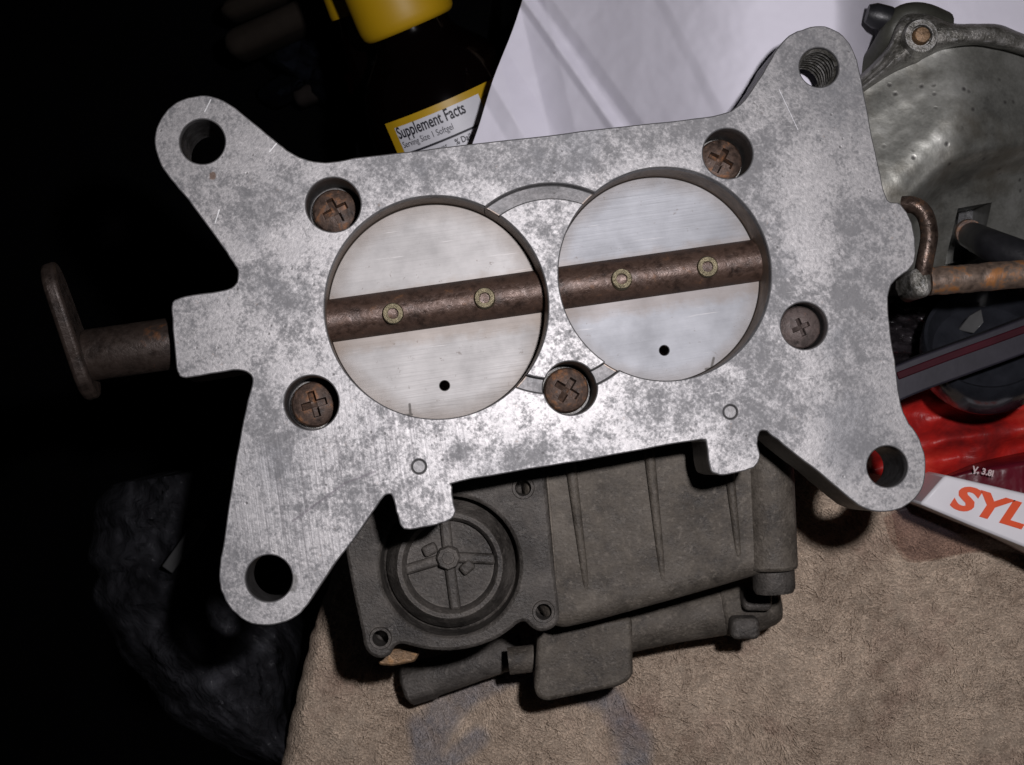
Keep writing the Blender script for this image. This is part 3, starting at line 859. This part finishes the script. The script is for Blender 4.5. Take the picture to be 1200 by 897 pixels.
oc = mk(*prism_vf([P(x, y, .034) + Vector((0, 0, .03)) for x, y in op], [P(x, y, .034) - Vector((0, 0, .024)) for x, y in op]))
me = boolean(me, [oc]); smooth(me, 50)
hbl('housing_wall', me, M_HOUS)
rows = []; nt = 15
for k in range(nt):
    t = k / (nt - 1); row = []
    for (ax, ay), (bx, by) in zip(router, rinner):
        x, y = ax + (bx - ax) * t, ay + (by - ay) * t
        left = 1 - sst(1040, 1075, x)
        prof = math.sqrt(max(0, 1 - (2 * t - 1) ** 4))
        groove = .0022 * left * math.exp(-((t - .52) / .13) ** 2)
        z = .0475 + .0085 * prof - groove - .012 * sst(1110, 1300, x) + .00012 * fbm(x / 9, y / 9, 6, 3)
        row.append(P(x, y, z))
    rows.append(row)
hbl('rim_flange', grid_solid(rows, .03), M_RIM)
q = P(1080, 42, .0575); kq = (CAMZ - .058) / F
hbl('bolt_boss', mk(*lathe_vf([(23 * kq, -.03), (22 * kq, -.002), (19 * kq, .0), (13 * kq, 0), (12 * kq, -.001), (.0001, -.001)], 30, Matrix.Translation(q)), 40), M_RIM)
hbl('bolt', mk(*lathe_vf([(10.5 * kq, -.004), (10.5 * kq, .0002), (8.5 * kq, .0009), (.0001, .0011)], 20, Matrix.Translation(q)), 40), M_BOLT)
kn = [P(1012, 88, .040), P(1030, 66, .044), P(1044, 42, .050), P(1056, 22, .0505), P(1080, 18, .050), P(1106, 28, .046)]
kn = [Vector(v) for v in catmull([tuple(v) for v in kn], 5, False)]
hbl('dark_pipe', join([tube_vf(kn, 15 * kB, 16)], 60), mat_simple('dark_olive_pipe', (.045, .045, .036), .5, .2, 300, .3))
hbl('end_knob', mk(*lathe_vf([(13 * kB, 0), (15 * kB, .0012), (15 * kB, .004), (11 * kB, .0055)], 20, axis_mtx(P(1048, 24, .050), P(1024, 18, .050) - P(1048, 24, .050))), 40), M_BLACK)
shade_pts = [P(x, y, .018) for x, y in ((1124, 249), (1163, 240), (1155, 297), (1135, 308), (1116, 308))]
hbl('opening_shade', mk(*prism_vf([q + Vector((0, 0, .0)) for q in shade_pts], [q - Vector((0, 0, .006)) for q in shade_pts])), M_BLACK)  # black plate added to stand in for the shade inside the opening
# dark rod coming out of the square opening, rusted at its mouth
rr = [P(1134, 274, .034), P(1150, 282, .046), P(1172, 292, .054), P(1240, 318, .060)]
rr = [Vector(v) for v in catmull([tuple(v) for v in rr], 6, False)]
hbl('choke_rod', join([tube_vf(rr, [13 * kB, 14 * kB] + [17 * kB + .00004 * i for i in range(len(rr) - 2)], 18)], 60), M_BLACK)
hbl('collar_ring', mk(*lathe_vf([(12 * kB, 0), (16 * kB, 0), (16 * kB, .0016), (12 * kB, .0016)], 26, axis_mtx(P(1134, 272, .037), rr[6] - rr[0])), 30), M_SCREW)

# ------------------------------------------------------------------ pill bottle
def bottle(name, label, capbase, axis_px, rcap, rbody, zc, with_label=True):
    """lies on the floor; capbase = px of the cap's lower edge on the axis, axis_px = direction towards the bottom"""
    k = (CAMZ - zc) / F
    o = P(capbase[0], capbase[1], zc)
    d = Vector((axis_px[0], -axis_px[1], -.25)).normalized()
    m = axis_mtx(o, d)
    t = thing(name, label, 'pill bottle', mtx=m)
    return t, k, d
M_YEL = mat_simple('yellow_cap_plastic', (.46, .27, .004), .5, 0, 60, .05, .06)
n = NT('dark_amber_glass')
M_AMB = n.out((.0015, .0006, .0006), .10, 0, Specular_IOR_Level=.4)
M_LAB = mat_simple('yellow_label', (.46, .28, .010), .4, 0, 0, var=.08)
M_WLAB = mat_simple('white_label_panel', (.62, .62, .66), .4, 0, 0, var=.05)
M_PINK = mat_simple('pinkish_label_panel', (.50, .33, .34), .4, 0, 0, var=.05)
M_INK = mat_simple('black_ink', (.012, .012, .02), .6)
M_INKY = mat_simple('brown_ink', (.20, .11, .01), .6)

zb = -.010
BT, kb, bd = bottle('pill_bottle', 'dark amber pill bottle with yellow cap and Supplement Facts label', (480, 31), (.395, .92), 57, 96, zb)
R = 95 * kb
s1 = 57 * kb
capp = [(s1 * .90, -.042), (s1 * .97, -.041), (s1 * 1.0, -.039), (s1 * 1.03, -.0045), (s1 * 1.025, -.0025), (s1 * .995, -.0009), (s1 * .94, -.0001), (s1 * .88, .0002), (s1 * .88, -.004)]
link('cap', mk(*lathe_vf(capp, 64), 40), M_YEL, BT)
L_ = 215 * kb
bp_ = [(s1 * .80, -.006), (s1 * .82, .001), (s1 * .9, .0035), (s1 * 1.1, .006), (R * .82, .0095), (R * .93, .0145), (R * .985, .020), (R, .026), (R, L_), (R * .96, L_ + .003), (R * .85, L_ + .004), (.0002, L_ + .0035)]
bp_ = catmull([tuple(v) for v in bp_], 3, False)
link('glass_body', mk(*lathe_vf(bp_, 72), 60), M_AMB, BT)
# label wrapped on the body: direction facing the camera
mw = BT.matrix_world.copy()
minv = mw.to_3x3().inverted()
view = (minv @ (Vector((0, 0, CAMZ)) - P(510, 130, zb)).normalized()); th0 = math.atan2(view.y, view.x)
# which way does theta run on screen?
pa_ = mw @ Vector((R * cos(th0), R * sin(th0), .04)); pb_ = mw @ Vector((R * cos(th0 + .3), R * sin(th0 + .3), .04))
sgn = 1.0 if (pb_ - pa_).x > 0 else -1.0
def wrap_patch(s0, s1_, z0, z1, dr, nseg=24):
    """s = arc distance in metres to the screen right of the facing line"""
    vs, fs = [], []
    for i in range(nseg + 1):
        a = th0 + sgn * (s0 + (s1_ - s0) * i / nseg) / R
        for r, z in ((R + dr, z0), (R + dr, z1), (R + dr - .0001, z1), (R + dr - .0001, z0)):
            vs.append((r * cos(a), r * sin(a), z))
    for i in range(nseg):
        for q in range(4): fs.append([i * 4 + q, i * 4 + (q + 1) % 4, i * 4 + 4 + (q + 1) % 4, i * 4 + 4 + q])
    fs.append([0, 1, 2, 3]); fs.append([nseg * 4 + q for q in range(4)][::-1])
    return mk(vs, fs, 60)
def wrap_text(body, size, s0, z0, dr, bold=0.0, sx=1.0):
    me = text_mesh(body, size, 0, bold)
    for v in me.vertices:
        s = s0 + v.co.x * sx; z = z0 - v.co.y; a = th0 + sgn * s / R
        v.co = Vector(((R + dr) * cos(a), (R + dr) * sin(a), z))
    return me
zl = 88 * kb       # label's upper edge, measured from the cap
lab = link('label', wrap_patch(-78 * kb, 92 * kb, zl, L_ - .004, .00015, 40), M_LAB, BT)
w0, w1 = -66 * kb, 42 * kb
link('facts_panel', wrap_patch(w0, w1, zl + 8 * kb, zl + 40 * kb, .0003), M_WLAB, lab)
link('daily_panel', wrap_patch(w0, w1, zl + 41.5 * kb, zl + 55 * kb, .0003), M_WLAB, lab)
link('lower_panel', wrap_patch(w0, w1, zl + 56 * kb, L_ - .008, .0003), M_PINK, lab)
link('rule_line', wrap_patch(w0, w1, zl + 39 * kb, zl + 41.5 * kb, .0004), M_INK, lab)
link('lettering', wrap_text('Supplement Facts', 19.5 * kb, w0 + 1.5 * kb, zl + 21.5 * kb, .00045, .00007, .62), M_INK, lab)
link('lettering', wrap_text('Serving Size 1 Softgel', 10.5 * kb, w0 + 2.5 * kb, zl + 33 * kb, .00045, 0, .72), M_INK, lab)
link('lettering', wrap_text('Amount', 9 * kb, w0 + 30 * kb, zl + 50 * kb, .00045, 0, .75), M_INK, lab)
link('lettering', wrap_text('% Daily Value', 10 * kb, w0 + 62 * kb, zl + 51 * kb, .00045, .00003, .75), M_INK, lab)
for i in range(5):
    link('text_line', wrap_patch(w1 + 4 * kb, w1 + (22 - 2 * (i % 3)) * kb, zl + (13 + 7 * i) * kb, zl + (15 + 7 * i) * kb, .0003, 6), M_INKY, lab)

# a second yellow capped bottle, mostly outside the frame
B2, k2, d2 = bottle('pill_bottle', 'yellow bottle cap at upper edge left of the labelled bottle', (420, 14), (.34, .94), 40, 60, -.034)
c2 = 33 * k2
link('cap', mk(*lathe_vf([(c2 * .9, -.044), (c2, -.042), (c2 * 1.03, -.001), (c2 * 1.0, 0), (c2 * .8, .0002)], 48), 40), M_YEL, B2)
link('glass_body', mk(*lathe_vf([(c2 * .75, -.004), (c2 * .78, .002), (c2 * .95, .006), (c2 * 1.02, .012), (c2 * 1.02, .05), (c2 * .9, .053), (.0002, .053)], 48), 50), M_AMB, B2)

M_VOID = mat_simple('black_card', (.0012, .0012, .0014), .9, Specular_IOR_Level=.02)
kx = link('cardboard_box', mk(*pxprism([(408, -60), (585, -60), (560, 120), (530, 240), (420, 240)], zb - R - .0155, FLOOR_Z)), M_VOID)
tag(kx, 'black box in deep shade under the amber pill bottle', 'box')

# ------------------------------------------------------------------ dim clutter on the floor
def slab_thing(name, label, cat, a, b, wpx, z, h, mat, bev, group=None):
    pa, pb = P(a[0], a[1], z), P(b[0], b[1], z); k = (CAMZ - z) / F
    d = pb - pa; ang = math.atan2(d.y, d.x)
    v_, f_ = rbox(0, 0, 0, d.length, wpx * k, h, bev)
    o = link(name, mk(v_, f_), mat, None, (pa + pb) / 2); o.rotation_euler = (0, 0, ang)
    return tag(o, label, cat, group)
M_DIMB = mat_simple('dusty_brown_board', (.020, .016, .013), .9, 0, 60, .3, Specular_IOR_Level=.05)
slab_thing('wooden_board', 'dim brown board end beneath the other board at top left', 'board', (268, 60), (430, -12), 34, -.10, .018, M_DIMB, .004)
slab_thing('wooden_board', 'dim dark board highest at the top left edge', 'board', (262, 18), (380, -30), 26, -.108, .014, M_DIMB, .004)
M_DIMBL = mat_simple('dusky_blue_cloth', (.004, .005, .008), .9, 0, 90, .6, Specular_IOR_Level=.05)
vs, fs = [], []; nn = 40
for j in range(nn):
    for i in range(nn):
        x = 318 + 105 * i / (nn - 1) + 14 * sin(j * .3); y = 18 + 98 * j / (nn - 1) + 8 * sin(i * .25)
        ed = min(i, j, nn - 1 - i, nn - 1 - j) / 8
        vs.append(P(x, y, -.132 + .022 * min(1, ed) + .010 * fbm(x / 30, y / 30, 7, 4)))
for j in range(nn - 1):
    for i in range(nn - 1):
        a = j * nn + i; fs.append([a, a + 1, a + nn + 1, a + nn])
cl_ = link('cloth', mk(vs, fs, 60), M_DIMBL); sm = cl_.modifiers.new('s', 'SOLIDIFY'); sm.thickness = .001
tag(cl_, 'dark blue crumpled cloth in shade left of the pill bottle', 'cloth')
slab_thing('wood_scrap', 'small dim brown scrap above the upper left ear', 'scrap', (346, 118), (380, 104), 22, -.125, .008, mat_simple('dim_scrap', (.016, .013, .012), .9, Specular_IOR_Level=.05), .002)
M_REFL = mat_simple('red_reflection_colour', (.30, .012, .03), .3)
q = P(421, 92, -.115)
rc = link('red_reflection', mk(*lathe_vf([(.0028, -.006), (.0032, -.005), (.0032, .004), (.0026, .005), (.0001, .0052)], 24)), M_REFL, None, q)  # red reflection at the bottle's edge, made up as a small solid
rc.rotation_euler = (.5, -.9, 0); tag(rc, 'small red solid standing in for a reflection beside the dark bottle shoulder', 'cap')

# clear plastic bag, lower left
n = NT('clear_bag_film')
tr = n.t.nodes.new('ShaderNodeBsdfTransparent'); mx = n.t.nodes.new('ShaderNodeMixShader')
n.out((.30, .30, .34), .3, 0, n.bump(n.noise(60, 4, .6, dist=1.0), .6, .004))
fac = n.ramp(n.noise(40, 5, .65, dist=.8), [(.35, .02), (.55, .07), (.72, .18)])
n.lk(fac, mx.inputs[0]); n.lk(tr.outputs[0], mx.inputs[1]); n.lk(n.b.outputs[0], mx.inputs[2])
n.lk(mx.outputs[0], n.t.nodes['Material Output'].inputs['Surface'])
M_BAG = n.m
bag_l = [(132, 568), (112, 590), (109, 625), (103, 655), (116, 672), (108, 698), (131, 742), (143, 770), (172, 800), (196, 838), (236, 862), (290, 890), (340, 905)]
bag_r = [(265, 548), (280, 580), (288, 610), (296, 640), (303, 665), (310, 690), (322, 710), (338, 725), (352, 745), (356, 775), (352, 815), (352, 860), (350, 905)]
bl_ = catmull(bag_l, 6, False); br_ = catmull(bag_r, 6, False)
nn = 60; rows = []
for jj, (a, b) in enumerate(zip(bl_, br_)):
    row = []
    for i in range(nn):
        t = i / (nn - 1); x = a[0] + (b[0] - a[0]) * t; y = a[1] + (b[1] - a[1]) * t
        hgt = .030 * sin(pi * min(1, .03 + t * .97)) ** .5
        gx, gy = x - 300, y - 665; an = math.atan2(gy, gx) * 9; di = math.hypot(gx, gy)
        fold = .0035 * abs(fbm(an, di / 120, 3, 3)) * sst(10, 80, di) + .006 * fbm(x / 50, y / 50, 3, 3) + .0015 * abs(fbm(x / 13, y / 20, 8, 3))
        row.append(P(x, y, -.034 + hgt + fold))
    rows.append(row)
bg = link('plastic_bag', grid_solid(rows, FLOOR_Z + .002), M_BAG)
tag(bg, 'crumpled clear plastic bag in the dark at lower left', 'bag')
# pale strip lying inside the bag
slab_thing('paper_strip', 'dim pale strip with dark marks inside the plastic bag', 'strip', (196, 668), (236, 612), 15, .004, .001, mat_simple('dim_strip', (.028, .028, .028), .7), .0003)
for u in (0.25, .5, .75):
    pass

# ------------------------------------------------------------------ right hand clutter
# red bag
n = NT('red_bag_film')
M_REDB = n.out(n.ramp(n.noise(70, 5, .6), [(.36, (.16, .010, .010)), (.5, (.38, .014, .011)), (.66, (.52, .05, .03))]), .42, 0, n.bump(n.noise(110, 5, .55, dist=1.4), .30, .0022), Specular_IOR_Level=.3)
vs, fs = [], []; nx, ny = 80, 70
for j in range(ny):
    for i in range(nx):
        x = 1000 + 235 * i / (nx - 1); y = 420 + (168 - 12 * sst(1090, 1000, x) + .10 * (x - 1100)) * j / (ny - 1)
        e = min(i, j, ny - 1 - j) / 7
        z = .004 + .016 * min(1, e) ** .7 + .006 * fbm(x / 90 + y / 80, y / 50, 2, 2) + .0005 * abs(fbm(x / 30 + y / 40, y / 20, 6, 2))
        vs.append(P(x, y, z))
for j in range(ny - 1):
    for i in range(nx - 1):
        a = j * nx + i; fs.append([a, a + 1, a + nx + 1, a + nx])
rb = link('red_bag', mk(vs, fs, 80), M_REDB)
tag(rb, 'glossy crinkled red plastic bag beside the lower right ear', 'bag')
# dark red folded hem with white print
M_DRED = mat_simple('dark_red_film', (.085, .005, .012), .3, 0, 90, .25, bd=.002)
hem_t = catmull([(1088, 566), (1110, 555), (1140, 543), (1175, 535), (1205, 529), (1250, 520)], 8, False)
vs, fs = [], []; nn = 24
for x, y in hem_t:
    for i in range(nn):
        t = i / (nn - 1); yy = y + (min(606, 577 + (x - 1088) * .33) - y) * t
        vs.append(P(x, yy, .0305 - .012 * (1 - min(1, t * 5)) ** 2 + (.0014 * fbm(x / 16, yy / 26, 4, 3) if not (1112 < x < 1205 and yy < 575) else .0014 * fbm(x / 16, yy / 26, 4, 3) * .2)))
for j in range(len(hem_t) - 1):
    for i in range(nn - 1):
        a = j * nn + i; fs.append([a, a + 1, a + nn + 1, a + nn])
ho = link('red_bag_hem', mk(vs, fs, 70), M_DRED)
so = ho.modifiers.new('s', 'SOLIDIFY'); so.thickness = .0005; so.offset = -1
tag(ho, 'dark red folded hem with white print below the red bag', 'wrapper')
M_WINK = mat_simple('pale_pink_ink', (.55, .42, .42), .5)
def flat_text(body, size_px, x, y, z, rot, mat, parent, bold=0.0, sx=1.0, shear=0.0, mname='lettering'):
    k = (CAMZ - z) / F
    me = text_mesh(body, size_px * k, .00004, bold)
    o0 = P(x, y, z); c_, s_ = cos(radians(rot)), sin(radians(rot))
    for v in me.vertices:
        vx, vy = v.co.x * sx + v.co.y * shear, v.co.y
        v.co = Vector((o0.x + c_ * vx - s_ * vy, o0.y + s_ * vx + c_ * vy, o0.z + v.co.z))
    return link(mname, me, mat, parent)
flat_text('V, 3.8l', 10, 1139, 553, .0336, -13, M_WINK, ho, .00006)

# white box
WB = [(1078, 591), (1108, 557), (1260, 592), (1260, 672), (1200, 641), (1140, 617)]
n = NT('white_card')
M_CARD = n.out(n.ramp(n.noise(120, 3), [(.3, (.68, .66, .69)), (.7, (.76, .74, .77))]), .35)
zt = .036
wb = link('lamp_box', mk(*pxprism(WB, zt, .010)), M_CARD)
bevel(wb, .0006, 2)
tag(wb, 'white card box with bold orange lettering SYL at right edge', 'box')
M_ORG = mat_simple('orange_ink', (.72, .075, .012), .4, 0, 0, var=.06)
flat_text('SYL', 40, 1112, 593, zt + .0002, -17, M_ORG, wb, .00028, 1.42, .30)

# clear film lying over the carpet below the box, and its curled lip
n = NT('clear_blister')
tr = n.t.nodes.new('ShaderNodeBsdfTransparent'); mx = n.t.nodes.new('ShaderNodeMixShader')
n.out((.20, .16, .18), .2, 0, n.bump(n.noise(60, 3), .2, .003))
mx.inputs[0].default_value = .08
tr.inputs[0].default_value = (.93, .88, .87, 1)
n.lk(tr.outputs[0], mx.inputs[1]); n.lk(n.b.outputs[0], mx.inputs[2]); n.lk(mx.outputs[0], n.t.nodes['Material Output'].inputs['Surface'])
M_BLIS = n.m
bs_t = catmull([(1045, 600), (1075, 592), (1110, 606), (1160, 630), (1240, 668)], 8, False)
bs_b = catmull([(1052, 640), (1068, 656), (1100, 654), (1140, 646), (1180, 648), (1240, 665)], 8, False)
nb_ = min(len(bs_t), len(bs_b)); vs, fs = [], []
def resamp(c, k): return [c[int(round(i * (len(c) - 1) / (k - 1)))] for i in range(k)]
bs_t, bs_b = resamp(bs_t, 30), resamp(bs_b, 30)
for a, b in zip(bs_t, bs_b):
    for i in range(10):
        t = i / 9; vs.append(P(a[0] + (b[0] - a[0]) * t, a[1] + (b[1] - a[1]) * t, .016 - .010 * t * t + .001 * fbm(a[0] / 30, t * 3, 0, 2)))
for j in range(29):
    for i in range(9):
        a = j * 10 + i; fs.append([a, a + 1, a + 11, a + 10])
bl2 = link('clear_blister', mk(vs, fs, 80), M_BLIS)
sm = bl2.modifiers.new('s', 'SOLIDIFY'); sm.thickness = .0004
tag(bl2, 'smoky clear plastic packaging edge resting on carpet under white box', 'packaging')

# black ring lid on the red bag
lm = Matrix.Translation(P(1157, 394, .044)) @ Matrix.Rotation(radians(14), 4, 'Z') @ Matrix.Rotation(radians(-34), 4, 'X')
kl = (CAMZ - .045) / F; Rl = 76 * kl
LD = link('black_lid', mk(*lathe_vf([(Rl * .90, -.011), (Rl * .99, -.009), (Rl, -.004), (Rl * .985, -.001), (Rl * .95, .0), (Rl * .90, -.0005), (Rl * .85, -.003), (Rl * .80, -.0045), (.0002, -.005)], 96), 30), M_BLACKG)
LD.matrix_world = lm
tag(LD, 'round glossy black plastic lid with raised rim on red bag', 'lid')

# dark strap with a red line, crossing above the lid
def ribbon(name, pts_px, wpx, z, h, mat, parent=None, z_slope=0.0):
    pts = catmull(pts_px, 8, False); k = (CAMZ - z) / F; tv, bv = [], []
    for i, (x, y) in enumerate(pts):
        a = pts[max(i - 1, 0)]; b = pts[min(i + 1, len(pts) - 1)]; dx, dy = b[0] - a[0], b[1] - a[1]; l = math.hypot(dx, dy)
        nx_, ny_ = -dy / l * wpx / 2, dx / l * wpx / 2
        tv.append((x + nx_, y + ny_)); bv.append((x - nx_, y - ny_))
    poly = tv + bv[::-1]
    return link(name, mk(*pxprism(poly, z, z - h)), mat, parent)
M_STRAP = mat_simple('dark_grey_strap', (.020, .018, .025), .5, 0, 120, .2, Specular_IOR_Level=.2)
sx_ = ribbon('strap', [(1040, 455), (1075, 440), (1130, 420), (1190, 398), (1245, 376)], 40, .056, .006, M_STRAP)
bevel(sx_, .0022, 4)
tag(sx_, 'dark grey plastic strap with thin red line above black lid', 'strap')
rl_ = ribbon('red_line', [(1052, 441), (1110, 419), (1160, 401), (1245, 370)], 9, .0564, .0008, mat_simple('deep_red_line', (.032, .003, .007), .6, Specular_IOR_Level=.1), sx_)
bevel(rl_, .0002, 2)
# dark cavity stuff above: crumpled dark clear wrapper with a shiny tab
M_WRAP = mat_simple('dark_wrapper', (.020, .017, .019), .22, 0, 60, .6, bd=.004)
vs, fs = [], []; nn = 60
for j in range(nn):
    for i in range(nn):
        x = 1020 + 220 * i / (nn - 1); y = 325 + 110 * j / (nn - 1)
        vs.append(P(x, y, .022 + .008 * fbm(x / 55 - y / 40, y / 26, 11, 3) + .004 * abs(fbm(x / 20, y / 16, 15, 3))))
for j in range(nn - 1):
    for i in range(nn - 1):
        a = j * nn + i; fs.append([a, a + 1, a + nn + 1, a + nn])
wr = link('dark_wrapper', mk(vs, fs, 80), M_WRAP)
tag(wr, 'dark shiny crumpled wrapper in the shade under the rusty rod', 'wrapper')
M_TAB = mat_simple('grey_clear_tab', (.07, .07, .07), .2, 0, 100, .3)
tq = [P(1122, 387, .036), P(1136, 371, .043), P(1150, 362, .039), P(1153, 378, .041), P(1141, 391, .040)]
dn = Vector((0, 0, -.0012))
tb_ = link('clear_tab', mk(*prism_vf(tq, [q + dn for q in tq]), ang=10), M_TAB); bevel(tb_, .0003, 2)
tag(tb_, 'small grey translucent tab catching light above the dark strap', 'tab')
